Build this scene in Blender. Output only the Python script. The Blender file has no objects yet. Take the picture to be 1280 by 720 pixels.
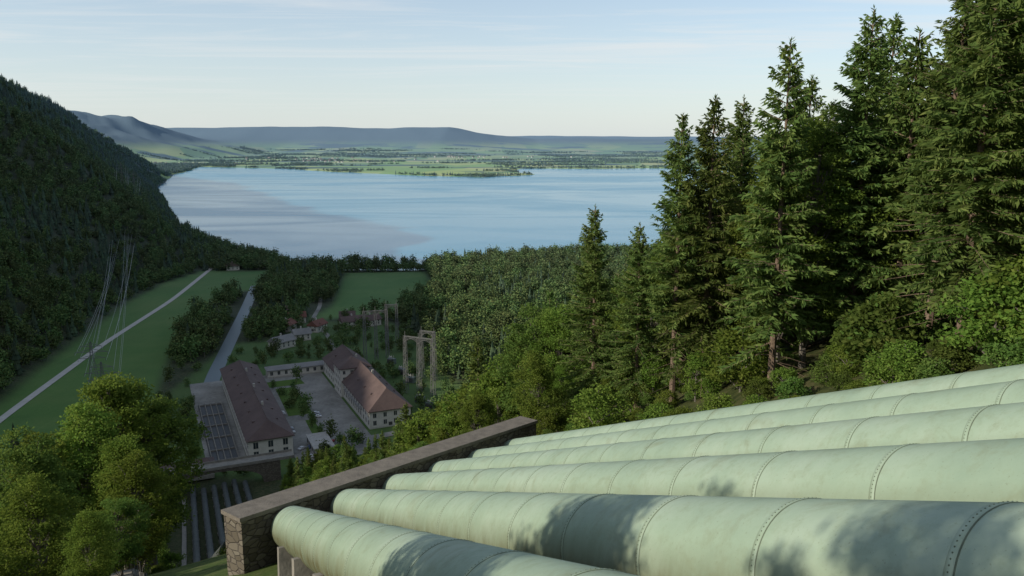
import bpy, math, random
import numpy as np
from mathutils import Vector
random.seed(7); rng=np.random.default_rng(7)
scene=bpy.context.scene
# ------------------------------------------------------------------ helpers
def link(o,parent=None):
    scene.collection.objects.link(o)
    if parent: o.parent=parent
    return o
def empty(name,loc=(0,0,0)):
    o=bpy.data.objects.new(name,None); o.location=loc; o.empty_display_size=1
    return link(o)
def mesh_data(name,verts,faces,mats=(),midx=None,smooth=False):
    me=bpy.data.meshes.new(name)
    me.from_pydata([tuple(v) for v in (verts.tolist() if hasattr(verts,'tolist') else verts)],[],
                   faces.tolist() if hasattr(faces,'tolist') else faces)
    for m in mats: me.materials.append(m)
    if midx is not None: me.polygons.foreach_set('material_index',np.array(midx,dtype=np.int32))
    if smooth: me.polygons.foreach_set('use_smooth',np.ones(len(me.polygons),dtype=bool))
    me.update(); return me
def add_mesh(name,verts,faces,mats=(),midx=None,parent=None,smooth=False):
    return link(bpy.data.objects.new(name,mesh_data(name,verts,faces,mats,midx,smooth)),parent)
class MB:
    """mesh accumulator"""
    def __init__(s): s.v=[]; s.f=[]; s.m=[]
    def add(s,v,f,m=0):
        o=len(s.v); s.v+= [tuple(p) for p in v]; s.f+=[tuple(i+o for i in q) for q in f]; s.m+=[m]*len(f)
    def box(s,o,ax,ay,x0,x1,y0,y1,z0,z1,m=0):
        P=[]
        for z in (z0,z1):
            for (x,y) in ((x0,y0),(x1,y0),(x1,y1),(x0,y1)):
                P.append((o[0]+ax[0]*x+ay[0]*y,o[1]+ax[1]*x+ay[1]*y,o[2]+z))
        s.add(P,[(0,3,2,1),(4,5,6,7),(0,1,5,4),(1,2,6,5),(2,3,7,6),(3,0,4,7)],m)
    def seg(s,p,q,r,m=0,n=4):
        p=Vector(p);q=Vector(q);d=(q-p)
        if d.length<1e-6: return
        d.normalize(); u=d.orthogonal().normalized(); w=d.cross(u)
        V=[]
        for c in (p,q):
            for i in range(n):
                a=2*math.pi*(i+.5)/n; V.append(c+u*math.cos(a)*r+w*math.sin(a)*r)
        s.add(V,[(i,(i+1)%n,n+(i+1)%n,n+i) for i in range(n)],m)
    def obj(s,name,mats,parent=None,smooth=False): return add_mesh(name,s.v,s.f,mats,s.m,parent,smooth)
def h2(ix,iy,sd):
    v=np.sin(ix*127.1+iy*311.7+sd*74.7)*43758.5453
    return v-np.floor(v)
def vnoise(x,y,sd=0):
    ix=np.floor(x);iy=np.floor(y);fx=x-ix;fy=y-iy
    fx=fx*fx*(3-2*fx);fy=fy*fy*(3-2*fy)
    a=h2(ix,iy,sd);b=h2(ix+1,iy,sd);c=h2(ix,iy+1,sd);d=h2(ix+1,iy+1,sd)
    return (a*(1-fx)+b*fx)*(1-fy)+(c*(1-fx)+d*fx)*fy
def fbm(x,y,sd=0,o=4):
    s=0;a=.5
    for i in range(o):
        s=s+a*vnoise(x*2**i,y*2**i,sd+i*3.1); a*=.5
    return s
def sstep(a,b,x):
    t=np.clip((x-a)/(b-a),0,1); return t*t*(3-2*t)
# ------------------------------------------------------------------ node helpers
def newmat(name):
    m=bpy.data.materials.new(name); m.use_nodes=True
    nt=m.node_tree; nt.nodes.clear()
    out=nt.nodes.new('ShaderNodeOutputMaterial'); return m,nt,out
def noise(nt,vec,scale,detail=5,rough=.6,dist=0):
    n=nt.nodes.new('ShaderNodeTexNoise'); n.inputs['Scale'].default_value=scale
    n.inputs['Detail'].default_value=detail; n.inputs['Roughness'].default_value=rough
    n.inputs['Distortion'].default_value=dist
    nt.links.new(vec,n.inputs['Vector']); return n.outputs['Fac']
def ramp(nt,fac,stops):
    r=nt.nodes.new('ShaderNodeValToRGB'); e=r.color_ramp.elements
    while len(e)<len(stops): e.new(.5)
    for i,(p,c) in enumerate(stops):
        e[i].position=p; e[i].color=(*c,1) if len(c)==3 else c
    nt.links.new(fac,r.inputs['Fac']); return r.outputs['Color']
def mixc(nt,fac,a,b,mode='MIX'):
    n=nt.nodes.new('ShaderNodeMix'); n.data_type='RGBA'; n.blend_type=mode
    for s,v in ((n.inputs[0],fac),(n.inputs[6],a),(n.inputs[7],b)):
        if hasattr(v,'is_linked'): nt.links.new(v,s)
        elif isinstance(v,(int,float)): s.default_value=v
        else: s.default_value=(*v,1)
    return n.outputs[2]
def math_(nt,op,a,b=0.0,clamp=False):
    n=nt.nodes.new('ShaderNodeMath'); n.operation=op; n.use_clamp=clamp
    for s,v in ((n.inputs[0],a),(n.inputs[1],b)):
        if hasattr(v,'is_linked'): nt.links.new(v,s)
        else: s.default_value=v
    return n.outputs[0]
def pos(nt): return nt.nodes.new('ShaderNodeNewGeometry').outputs['Position']
def mapping(nt,vec,scale=(1,1,1),rot=(0,0,0)):
    m=nt.nodes.new('ShaderNodeMapping'); m.inputs['Scale'].default_value=scale; m.inputs['Rotation'].default_value=rot
    nt.links.new(vec,m.inputs['Vector']); return m.outputs[0]
def haze_tint(nt,col):
    """aerial haze painted into the albedo: colour shifts to blue with world Y"""
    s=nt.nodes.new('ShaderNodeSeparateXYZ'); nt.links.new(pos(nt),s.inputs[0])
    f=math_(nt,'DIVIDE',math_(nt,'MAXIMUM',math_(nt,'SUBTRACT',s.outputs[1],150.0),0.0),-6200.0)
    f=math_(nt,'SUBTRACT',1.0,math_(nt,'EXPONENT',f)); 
    return mixc(nt,math_(nt,'MULTIPLY',f,.95),col,(.155,.24,.335))  # base colour mixed towards haze blue, standing in for hazy air
def bsdf(nt,out,col,rough=.8,bump=None,bdist=.1,bstr=.5,metal=0,spec=.5):
    b=nt.nodes.new('ShaderNodeBsdfPrincipled')
    if hasattr(col,'is_linked'): nt.links.new(col,b.inputs['Base Color'])
    else: b.inputs['Base Color'].default_value=(*col,1)
    if hasattr(rough,'is_linked'): nt.links.new(rough,b.inputs['Roughness'])
    else: b.inputs['Roughness'].default_value=rough
    b.inputs['Metallic'].default_value=metal
    b.inputs['Specular IOR Level'].default_value=spec
    if bump is not None:
        bm=nt.nodes.new('ShaderNodeBump'); bm.inputs['Distance'].default_value=bdist; bm.inputs['Strength'].default_value=bstr
        nt.links.new(bump,bm.inputs['Height']); nt.links.new(bm.outputs[0],b.inputs['Normal'])
    nt.links.new(b.outputs[0],out.inputs['Surface']); return b
def simple(name,c1,c2,scale=1.0,rough=.8,bstr=.3,spec=.4,metal=0,bdist=.05):
    m,nt,out=newmat(name); p=pos(nt)
    n=noise(nt,p,scale,6,.65); n2=noise(nt,p,scale*7,4,.6)
    f=math_(nt,'ADD',math_(nt,'MULTIPLY',n,.65),math_(nt,'MULTIPLY',n2,.35))
    col=ramp(nt,f,[(.32,c1),(.68,c2)])
    bsdf(nt,out,col,rough,n2,bdist,bstr,metal,spec); return m
def leafmat(name,c1,c2,c3,transl=.3,far=False):
    m,nt,out=newmat(name)
    oi=nt.nodes.new('ShaderNodeObjectInfo'); g=nt.nodes.new('ShaderNodeNewGeometry')
    isl=g.outputs['Random Per Island']
    n=noise(nt,g.outputs['Position'],.45,1,.6)
    f=math_(nt,'ADD',math_(nt,'MULTIPLY',isl,.35),math_(nt,'MULTIPLY',n,.65))
    col=ramp(nt,f,[(.22,c1),(.5,c2),(.8,c3)])
    hs=nt.nodes.new('ShaderNodeHueSaturation')
    nt.links.new(math_(nt,'ADD',math_(nt,'MULTIPLY',oi.outputs['Random'],.045),.472),hs.inputs['Hue'])
    nt.links.new(math_(nt,'ADD',math_(nt,'MULTIPLY',oi.outputs['Random'],.6),.7),hs.inputs['Value'])
    nt.links.new(col,hs.inputs['Color']); cc=hs.outputs[0]
    if far: cc=haze_tint(nt,cc)
    d=nt.nodes.new('ShaderNodeBsdfDiffuse')
    nt.links.new(cc,d.inputs[0])
    if far:
        nt.links.new(d.outputs[0],out.inputs['Surface']); return m
    t=nt.nodes.new('ShaderNodeBsdfTranslucent')
    mx=nt.nodes.new('ShaderNodeMixShader'); mx.inputs[0].default_value=transl
    tc=mixc(nt,.5,cc,(.20,.26,.04)); nt.links.new(tc,t.inputs[0])
    nt.links.new(d.outputs[0],mx.inputs[1]); nt.links.new(t.outputs[0],mx.inputs[2])
    nt.links.new(mx.outputs[0],out.inputs['Surface']); return m
# ------------------------------------------------------------------ site axes (penstock alignment)
CAMZ=150.0
rV=Vector((.921,.389,0)); DV=Vector((-.3588,.8499,-.386)).normalized(); NV=rV.cross(DV).normalized()
dx,dy=-.389,.921
TAU=.0972; PITCH=3.4; H0=2.26; RAD=1.12
def SL(x,y): return dx*x+dy*y, .921*x+.389*y
def XY(s,L): return dx*s+.921*L, dy*s+.389*L
lake=np.array([(-575,1384),(-480,1240),(-385,1090),(-310,1000),(-260,945),(-200,925),(-110,925),(-40,990),(130,1040),(380,1060),(700,1250),(1100,1800),
 (1400,2600),(1300,3600),(1000,4300),(750,4420),(430,4331),(200,4380),(60,4300),(-10,4000),(60,3720),(120,3600),(30,3460),(-131,3303),(-400,3480),(-650,3700),(-955,3998),(-1200,4300),
 (-1467,4472),(-1800,4640),(-1675,4211),(-1450,3400),(-1143,2571),(-850,1960)],float)
def sdpoly(x,y,P):
    d=np.full(np.shape(x),1e12); ins=np.zeros(np.shape(x),bool); n=len(P)
    for i in range(n):
        ax,ay=P[i];bx,by=P[(i+1)%n]; ex,ey=bx-ax,by-ay
        t=np.clip(((x-ax)*ex+(y-ay)*ey)/(ex*ex+ey*ey),0,1)
        d=np.minimum(d,(x-ax-t*ex)**2+(y-ay-t*ey)**2)
        c=((ay<=y)&(by>y))|((by<=y)&(ay>y))
        with np.errstate(all='ignore'): xi=ax+(y-ay)/(ey if ey!=0 else 1e-9)*ex
        ins^=c&(x<xi)
    return np.where(ins,-1,1)*np.sqrt(d)
def sdlake(x,y): return sdpoly(x,y,lake)+ (fbm(x/140,y/140,5)-.5)*60*sstep(1100,2500,y)
def footX(Y): return np.interp(Y,[-2000,420,500,834,950,1283,2571,4740,6000],[-290,-284,-303,-374,-362,-534,-1143,-1931,-2500])
def height(x,y):
    x=np.asarray(x,float);y=np.asarray(y,float)
    sd=sdlake(x,y)
    base=np.interp(sd,[-80,0,15,45],[-8,-.2,2.0,4.0])
    far=sstep(4700,6500,y)
    base=base+far*fbm(x/900,y/900,2)*22
    rx=np.interp(x,[-12000,-5300,-3000,-800,-200,300,3000,9000,16000],[360,270,300,310,200,150,170,180,150])
    rid=rx*np.exp(-((y-10500)/1500.)**2)*(.88+.24*fbm(x/900,y/1500,9))
    rid2=np.interp(x,[-9000,3000,12000],[250,215,235])*np.exp(-((y-17000)/1800.)**2)*(.85+.3*fbm(x/1500,y/2500,4))
    rid3=np.clip((-2450-x)*.29,0,400)*sstep(4800,6200,y)*(1-sstep(7500,9500,y))*(.55+.75*fbm(x/500,y/500,6))
    base=base+rid+rid2+rid3
    D=footX(y)-x
    cap=np.interp(y,[600,1500,2600,3400],[430,300,260,20])
    nn=(fbm(x/150,y/150,3,5)-.45)
    m=.75*np.clip(D,0,None)*sstep(-20,70,D)+nn*100*sstep(20,260,D)
    m=np.clip(m,0,None)+4*sstep(-5,8,D); m=np.where(m>cap,cap+(m-cap)*.15,m)
    m=m*(1-sstep(3000,4300,y)); m=np.where(D>-5,m,-99)
    s,L=SL(x,y)
    s2=s-.25*np.clip(L-120,0,None)
    hill=np.interp(s2,[-600,0,50,60,200,240,280,320,350,365,1e5],[395,144.6,123.7,118.9,39.8,23.5,13.8,7.6,4.4,3.0,-50])
    fade=1-sstep(90,330,s)
    hill=hill+.105*np.clip(L,-40,60)*fade+fade*(3.4*sstep(24,35,L)+.10*np.clip(L-35,0,120))
    corr=1-sstep(26,34,L)*1.0; corr=corr*sstep(-8,-2,L)
    hill=hill+(fbm(x/9,y/9,8)-.5)*3.0*(1-corr)*(1-sstep(300,350,s))
    hill=np.where(s2>364,-50,hill)
    hill=np.where(D>-60,np.minimum(hill,4),hill)*1.0
    return np.maximum(np.maximum(base,m),hill)
fieldA=np.array([(-262,340),(-287,422),(-306,501),(-352,720),(-362,820),(-352,890),(-278,900),(-250,788),(-275,758),(-270,642),(-222,483),(-206,437),(-198,349)],float)
fieldC=np.array([(-168,650),(-160,700),(-186,880),(-100,890),(-82,800),(-104,655)],float)
plant=np.array([(-192,345),(-200,440),(-205,560),(-172,585),(-165,640),(-105,640),(-70,585),(-58,520),(-15,430),(-30,372),(-95,322)],float)
# ------------------------------------------------------------------ ground sheet
ang=np.radians(np.concatenate([np.arange(-180,-50,3.),np.arange(-50,50,.2),np.arange(50,180,3.)]))
NR=560; rad=.5*np.exp(np.linspace(0,math.log(45000/.5),NR))
A,R=np.meshgrid(ang,rad); GX=(np.sin(A)*R).ravel(); GY=(np.cos(A)*R).ravel()
GZ=height(GX,GY)
na=len(ang); I=np.arange(NR-1)[:,None]*na+np.arange(na)[None,:]; J=np.arange(NR-1)[:,None]*na+(np.arange(na)[None,:]+1)%na
F=np.stack([I,J,J+na,I+na],-1).reshape(-1,4)[:, ::-1]
m,nt,out=newmat('ground_cover'); p=pos(nt)
at=nt.nodes.new('ShaderNodeAttribute'); at.attribute_name='gmask'
sep=nt.nodes.new('ShaderNodeSeparateColor'); nt.links.new(at.outputs['Color'],sep.inputs[0])
n1=noise(nt,p,.02,8,.65); n2=noise(nt,p,.9,6,.7)
grass=ramp(nt,math_(nt,'ADD',math_(nt,'MULTIPLY',n1,.6),math_(nt,'MULTIPLY',n2,.4)),[(.3,(.065,.13,.028)),(.5,(.095,.175,.038)),(.72,(.15,.21,.06))])
st=noise(nt,mapping(nt,p,(.4,.012,.1),(0,0,.35)),1,3); grass=mixc(nt,math_(nt,'MULTIPLY',st,.5),grass,(.055,.125,.025))
dry=ramp(nt,noise(nt,p,.009,4,.6),[(.45,(0,0,0)),(.65,(1,1,1))]); grass=mixc(nt,math_(nt,'MULTIPLY',dry,.3),grass,(.16,.19,.06))
floor=ramp(nt,n2,[(.3,(.02,.028,.01)),(.5,(.045,.055,.018)),(.7,(.10,.08,.045))])
vo=nt.nodes.new('ShaderNodeTexVoronoi'); vo.inputs['Scale'].default_value=1
nt.links.new(mapping(nt,p,(.0042,.0021,0),(0,0,.3)),vo.inputs['Vector'])
sc=nt.nodes.new('ShaderNodeSeparateColor'); nt.links.new(vo.outputs['Color'],sc.inputs[0])
farm=ramp(nt,sc.outputs[0],[(0,(.17,.30,.035)),(.3,(.30,.46,.04)),(.55,(.46,.52,.09)),(.75,(.20,.36,.04)),(1,(.5,.5,.14))])
fw=noise(nt,mapping(nt,p,(.0012,.0028,0)),1,6,.62)
wood=ramp(nt,fw,[(.54,(0,0,0)),(.57,(1,1,1))])
farm=mixc(nt,wood,farm,(.03,.06,.02))
c=mixc(nt,sep.outputs[0],floor,grass); c=mixc(nt,sep.outputs[1],c,farm)
rock=ramp(nt,noise(nt,p,.05,8,.7),[(.35,(.06,.065,.06)),(.6,(.22,.21,.19))])
c=mixc(nt,sep.outputs[2],c,rock); c=haze_tint(nt,c)
bsdf(nt,out,c,.95,n2,.3,.5,spec=.1)
G=add_mesh('ground',np.stack([GX,GY,GZ],1),F,[m],smooth=True)
op=np.maximum(1-sstep(-4,6,sdpoly(GX,GY,fieldA)),1-sstep(-4,6,sdpoly(GX,GY,fieldC)))
gs,gl=SL(GX,GY)
op=np.maximum(op,.3*(1-sstep(24,30,gl))*sstep(-8,0,gl)*(gs<230))
op=np.maximum(op,.6*(1-sstep(-2,4,sdpoly(GX,GY,plant))))
farm_=sstep(3000,3300,GY)*(1-sstep(60,160,GZ))
Dg=footX(GY)-GX
rk=((Dg>200)&(GY>900)&(GY<1500)).astype(float)*sstep(.44,.55,fbm(GX/60,GY/60,21))*sstep(165,205,GZ)
col=np.stack([op,farm_,rk,np.ones_like(op)],1)
ca=G.data.color_attributes.new('gmask','FLOAT_COLOR','POINT'); ca.data.foreach_set('color',col.ravel())
# ------------------------------------------------------------------ lake
def watermat(name,dark,light,r0,r1,bs,spec=.5):
    m,nt,out=newmat(name); p=pos(nt)
    w1=noise(nt,mapping(nt,p,(.05,.12,.1)),1,6,.6); w2=noise(nt,mapping(nt,p,(.6,1.2,1)),1,4,.6)
    st=noise(nt,mapping(nt,p,(.0013,.0032,0),(0,0,.7)),1,4,.55,1.0)
    rg=ramp(nt,st,[(.42,(r0,)*3),(.6,(r1,)*3)])
    cb=ramp(nt,st,[(.38,dark),(.62,light)])
    bsdf(nt,out,cb,rg,math_(nt,'ADD',w1,math_(nt,'MULTIPLY',w2,.2)),.5,bs,spec=spec); return m
M_lake=watermat('lake_water',(.02,.19,.31),(.04,.23,.35),.16,.26,.28,.42)
M_canal=watermat('canal_water',(.09,.12,.13),(.13,.16,.17),.4,.5,.3,.25)
add_mesh('lake',[(-2600,800,0),(2200,800,0),(2200,5200,0),(-2600,5200,0)],[(0,1,2,3)],[M_lake])
# ------------------------------------------------------------------ materials
M_bark=simple('bark',(.08,.055,.04),(.25,.185,.135),6,.95,.8)
M_barkg=simple('bark_grey',(.08,.075,.065),(.2,.18,.15),5,.95,.6)
M_spr=leafmat('spruce_needles',(.045,.085,.026),(.10,.155,.042),(.175,.22,.065),.34)
M_dec=leafmat('beech_leaves',(.07,.13,.024),(.125,.195,.036),(.20,.26,.058),.46)
M_decd=leafmat('ash_leaves',(.055,.10,.024),(.09,.155,.036),(.15,.21,.055),.42)
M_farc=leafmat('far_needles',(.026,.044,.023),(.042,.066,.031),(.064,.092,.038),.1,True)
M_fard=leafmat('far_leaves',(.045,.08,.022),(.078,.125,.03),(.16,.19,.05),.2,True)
M_conc=simple('concrete',(.22,.21,.19),(.42,.40,.36),.6,.9,.4)
M_concd=simple('weathered_concrete',(.12,.115,.10),(.28,.26,.22),.5,.95,.6)
M_cope=simple('coping_stone',(.10,.09,.075),(.22,.195,.16),1.6,.95,.7)
M_plast=simple('plaster_wall',(.42,.40,.35),(.60,.575,.52),.35,.9,.15)
M_plast2=simple('grey_plaster',(.36,.35,.32),(.52,.50,.46),.35,.9,.15)
M_glass=simple('window_glass',(.02,.025,.03),(.05,.06,.07),.3,.15,0,.6)
M_trim=simple('stone_trim',(.34,.32,.28),(.48,.46,.41),1,.85,.2)
M_asph=simple('yard_pavement',(.12,.115,.10),(.30,.29,.26),.07,.95,.2)
M_road=simple('gravel_road',(.34,.33,.29),(.48,.46,.42),.2,.95,.2)
M_steel=simple('galvanised_steel',(.11,.115,.115),(.19,.19,.185),1,.7,.1,.3,.1)
M_dark=simple('dark_metal',(.03,.03,.03),(.07,.07,.065),1,.6,.1)
M_wire=simple('wire_metal',(.22,.23,.24),(.32,.33,.34),1,.5,0)
M_lowpipe=simple('old_pipe_paint',(.035,.04,.038),(.085,.095,.088),.5,.75,.2,.2)
M_tgreen=simple('transformer_paint',(.10,.13,.12),(.17,.20,.185),1,.6,.1)
def tile(name,c1,c2,rot):
    m,nt,out=newmat(name); p=pos(nt)
    w=nt.nodes.new('ShaderNodeTexWave'); w.inputs['Scale'].default_value=.9; w.inputs['Distortion'].default_value=.6; w.inputs['Detail'].default_value=2
    nt.links.new(mapping(nt,p,(1,1,1),(0,0,rot)),w.inputs['Vector'])
    n=noise(nt,p,.12,7,.7); n2=noise(nt,p,2.2,4,.6)
    f=math_(nt,'ADD',math_(nt,'MULTIPLY',n,.7),math_(nt,'MULTIPLY',n2,.3))
    c=ramp(nt,f,[(.3,c1),(.7,c2)]); c=mixc(nt,math_(nt,'MULTIPLY',w.outputs['Fac'],.25),c,tuple(v*.5 for v in c1))
    bsdf(nt,out,c,.85,w.outputs['Fac'],.1,.4,spec=.3); return m
M_tile=tile('roof_tiles',(.075,.052,.048),(.155,.11,.098),-.43)
M_tiler=tile('red_roof_tiles',(.13,.06,.045),(.22,.10,.075),.4)
M_tileg=tile('grey_roof',(.16,.16,.155),(.28,.27,.26),.4)
# pipe paint
m,nt,out=newmat('pale_green_pipe_paint'); p=pos(nt)
n1=noise(nt,p,.35,7,.65); n2=noise(nt,p,3.2,6,.7); n3=noise(nt,p,22,3,.6)
base=ramp(nt,n1,[(.3,(.225,.305,.225)),(.5,(.265,.35,.258)),(.7,(.315,.395,.305))])
blot=ramp(nt,n2,[(.50,(0,0,0)),(.72,(1,1,1))])
c=mixc(nt,math_(nt,'MULTIPLY',blot,.40),base,(.195,.235,.15))
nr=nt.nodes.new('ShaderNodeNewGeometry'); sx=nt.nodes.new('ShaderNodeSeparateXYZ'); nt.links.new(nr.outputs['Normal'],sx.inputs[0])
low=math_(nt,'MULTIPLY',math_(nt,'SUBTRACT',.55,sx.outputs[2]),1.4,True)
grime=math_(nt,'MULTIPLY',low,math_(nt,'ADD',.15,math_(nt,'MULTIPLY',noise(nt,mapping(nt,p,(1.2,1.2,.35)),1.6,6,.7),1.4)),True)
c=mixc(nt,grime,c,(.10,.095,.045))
big=ramp(nt,noise(nt,mapping(nt,p,(.8,.8,.8)),.9,5,.7,.8),[(.55,(0,0,0)),(.68,(1,1,1))])
c=mixc(nt,math_(nt,'MULTIPLY',big,.34),c,(.16,.17,.09))
sp=ramp(nt,n3,[(.64,(0,0,0)),(.72,(1,1,1))]); c=mixc(nt,math_(nt,'MULTIPLY',sp,.35),c,(.12,.12,.07))
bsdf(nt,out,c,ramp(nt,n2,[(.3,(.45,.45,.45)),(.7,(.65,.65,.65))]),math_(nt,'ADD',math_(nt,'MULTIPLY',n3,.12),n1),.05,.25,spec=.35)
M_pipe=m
M_seam=simple('seam_grime',(.07,.09,.06),(.15,.19,.13),3,.7,.2)
m,nt,out=newmat('rubble_stone'); p=pos(nt)
vo=nt.nodes.new('ShaderNodeTexVoronoi'); vo.feature='DISTANCE_TO_EDGE'; vo.inputs['Scale'].default_value=1
mp=mapping(nt,p,(1.7,1.7,3.0)); nt.links.new(mp,vo.inputs['Vector'])
vc=nt.nodes.new('ShaderNodeTexVoronoi'); vc.inputs['Scale'].default_value=1; nt.links.new(mp,vc.inputs['Vector'])
sc=nt.nodes.new('ShaderNodeSeparateColor'); nt.links.new(vc.outputs['Color'],sc.inputs[0])
stn=ramp(nt,sc.outputs[0],[(0,(.10,.085,.065)),(.5,(.15,.13,.105)),(1,(.21,.19,.155))])
stn=mixc(nt,math_(nt,'MULTIPLY',noise(nt,p,3,6,.7),.6),stn,(.08,.075,.05))
edge=ramp(nt,vo.outputs['Distance'],[(.02,(0,0,0)),(.09,(1,1,1))])
c=mixc(nt,edge,(.08,.07,.06),stn); bsdf(nt,out,c,.95,edge,.06,.8,spec=.2); M_stone=m
# ------------------------------------------------------------------ penstocks
def pipe_center(i,t):
    L=PITCH*(1.333+i)
    o=rV*L+NV*(TAU*L-H0-RAD)
    return Vector((0,0,CAMZ))+o+DV*t
def tend(i): return 46+i*2.0
def tube(path,r,n,mb,m=0):
    pts=[Vector(q) for q in path]; o=len(mb.v); K=len(pts)
    for k,q in enumerate(pts):
        d=(pts[min(k+1,K-1)]-pts[max(k-1,0)]).normalized()
        u=d.cross(Vector((0,0,1))).normalized(); w=u.cross(d)
        for j in range(n):
            a=2*math.pi*j/n; mb.v.append(tuple(q+u*math.cos(a)*r+w*math.sin(a)*r))
    for k in range(K-1):
        for j in range(n):
            a=o+k*n+j;b=o+k*n+(j+1)%n
            mb.f.append((a,b,b+n,a+n)); mb.m.append(m)
def ringband(c,d,r0,r1,w,n,mb,m=0):
    prof=[(-w/2,r0),(-w/2*.8,r1),(w/2*.8,r1),(w/2,r0)]
    u=d.cross(Vector((0,0,1))).normalized(); v=u.cross(d); o=len(mb.v)
    for (a,r) in prof:
        for j in range(n):
            t=2*math.pi*j/n; mb.v.append(tuple(c+d*a+u*math.cos(t)*r+v*math.sin(t)*r))
    for k in range(3):
        for j in range(n):
            a=o+k*n+j;b=o+k*n+(j+1)%n; mb.f.append((a,b,b+n,a+n)); mb.m.append(m)
def hscalar(x,y): return float(height(np.array([x]),np.array([y]))[0])
for i in range(6):
    P=empty('penstock_pipe'); te=tend(i)
    mb=MB(); tube([pipe_center(i,t) for t in np.arange(-14,te+.6,1.0)],RAD,72,mb)
    mb.obj('pipe_shell',[M_pipe],P,True)
    mb=MB(); rv=MB(); gr=MB()
    off=[.25,0,1.1,2.0,.7,1.6][i]
    t=-12.2+off
    while t<te-.6:
        c=pipe_center(i,t); ringband(c,DV,RAD-.01,RAD+.010,.13,72,mb)
        ringband(c-DV*.07,DV,RAD-.01,RAD+.0075,.022,72,gr)
        if t<40:
            u=DV.cross(Vector((0,0,1))).normalized(); v=u.cross(DV)
            nv=100
            for j in range(nv):
                a=2*math.pi*j/nv; nn=u*math.cos(a)+v*math.sin(a)
                if nn.z<-.35: continue
                tg=DV.cross(nn); q=c+nn*(RAD+.009)
                s_=.013
                ring=[q+(DV*math.cos(b)+tg*math.sin(b))*s_ for b in (0,1.256,2.513,3.77,5.027)]
                top=[q+nn*.009+(DV*math.cos(b)+tg*math.sin(b))*s_*.5 for b in (0,1.256,2.513,3.77,5.027)]
                rv.add(ring+top,[(k,(k+1)%5,5+(k+1)%5,5+k) for k in range(5)]+[(5,6,7,8,9)])
        t+=3.1
    mb.obj('joint_bands',[M_pipe],P,True); gr.obj('seam_lines',[M_seam],P,True); rv.obj('rivets',[M_seam],P)
    mb=MB(); t=-10+.9*i
    while t<te-1:
        c=pipe_center(i,t); pts=[]
        n=12
        for k in range(n+1):
            a=math.radians(200+140*k/n); pts.append((math.cos(a)*(RAD+.01),math.sin(a)*(RAD+.01)))
        poly=[(-1.45,-2.6),(-1.3,pts[0][1])]+pts+[(1.3,pts[-1][1]),(1.45,-2.6)]
        V=[];K=len(poly)
        for w in (-.4,.4):
            for (a,b) in poly: V.append(c+rV*a+NV*b+DV*w)
        Fc=[(k,(k+1)%K,K+(k+1)%K,K+k) for k in range(K)]
        for b_ in (0,K):
            for k in range(0,K//2-1):
                Fc.append((b_+k,b_+k+1,b_+K-2-k,b_+K-1-k))
        mb.add(V,Fc); t+=6.2
    mb.obj('concrete_saddles',[M_concd],P)
    path=[]
    for s in np.arange(te*.92+2,340,6.0):
        f=min(1,(s-50)/150); L=PITCH*(1.333+i)*(1-f)+f*(-1.5+4.1*i); x,y=XY(s,L)
        path.append((x,y,hscalar(x,y)+1.7))
    mb=MB(); tube(path,1.05,16,mb); mb.obj('lower_pipe_run',[M_lowpipe],P,True)
    mb=MB()
    for q in range(0,len(path),2):
        x,y,z=path[q]; mb.box((x,y,z),(rV.x,rV.y),(dx,dy),-1.2,1.2,-.4,.4,-2.6,-.6)
    mb.obj('lower_saddles',[M_concd],P)
# headwall
A0=pipe_center(0,tend(0)); B0=pipe_center(5,tend(5))
wd=Vector((B0.x-A0.x,B0.y-A0.y,0)).normalized(); wn=Vector((wd.y,-wd.x,0))
Wa=A0-wd*3.0; Wb=B0+wd*3.2
W=empty('stone_headwall')
def wallstrip(mb,t0,t1,zlo,zhi,th0,th1,m=0):
    V=[];n=40
    for k in range(n+1):
        f=t0+(t1-t0)*k/n; q=Wa.lerp(Wb,f); zt=q.z+RAD+.62
        for (a,z) in ((th0,zt+zlo),(th0,zt+zhi),(th1,zt+zhi),(th1,zt+zlo)):
            V.append((q.x+wn.x*a,q.y+wn.y*a,z))
    Fc=[(0,1,2,3),(4*n+3,4*n+2,4*n+1,4*n)]
    for k in range(n):
        for j in range(4): Fc.append((4*k+j,4*k+4+j,4*k+4+(j+1)%4,4*k+(j+1)%4))
    mb.add(V,Fc,m)
mb=MB(); wallstrip(mb,0,1,-7.5,-.22,0,-1.5); mb.obj('wall_body',[M_stone],W)
mb=MB(); wallstrip(mb,-.004,1.004,-.218,0,.07,-1.57); mb.obj('coping',[M_cope],W)
mb=MB()
for k in range(3):
    q=Wa+wd*(0.4)+wn*(1.0+k*1.3); mb.box((q.x,q.y,q.z),(wd.x,wd.y),(wn.x,wn.y),-.5,.5,-.3,.3,-5.5,-1.9-k*.5)
mb.obj('buttress_piers',[M_concd],W)
# service stair beside the lower pipes
P=empty('service_stairway'); mb=MB(); rl=MB(); pr=None
for s in np.arange(56,330,1.2):
    x,y=XY(s,-5.2); z=hscalar(x,y)+.5; mb.box((x,y,z),(rV.x,rV.y),(dx,dy),-.7,.7,-.45,.45,-.9,0)
    if int(s*10)%24<12:
        a_=(x+rV.x*.75,y+rV.y*.75,z); b_=(a_[0],a_[1],z+1.05); rl.seg(a_,b_,.03)
        if pr: rl.seg(pr,b_,.03)
        pr=b_
mb.obj('steps',[M_concd],P); rl.obj('handrail',[M_steel],P)
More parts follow.
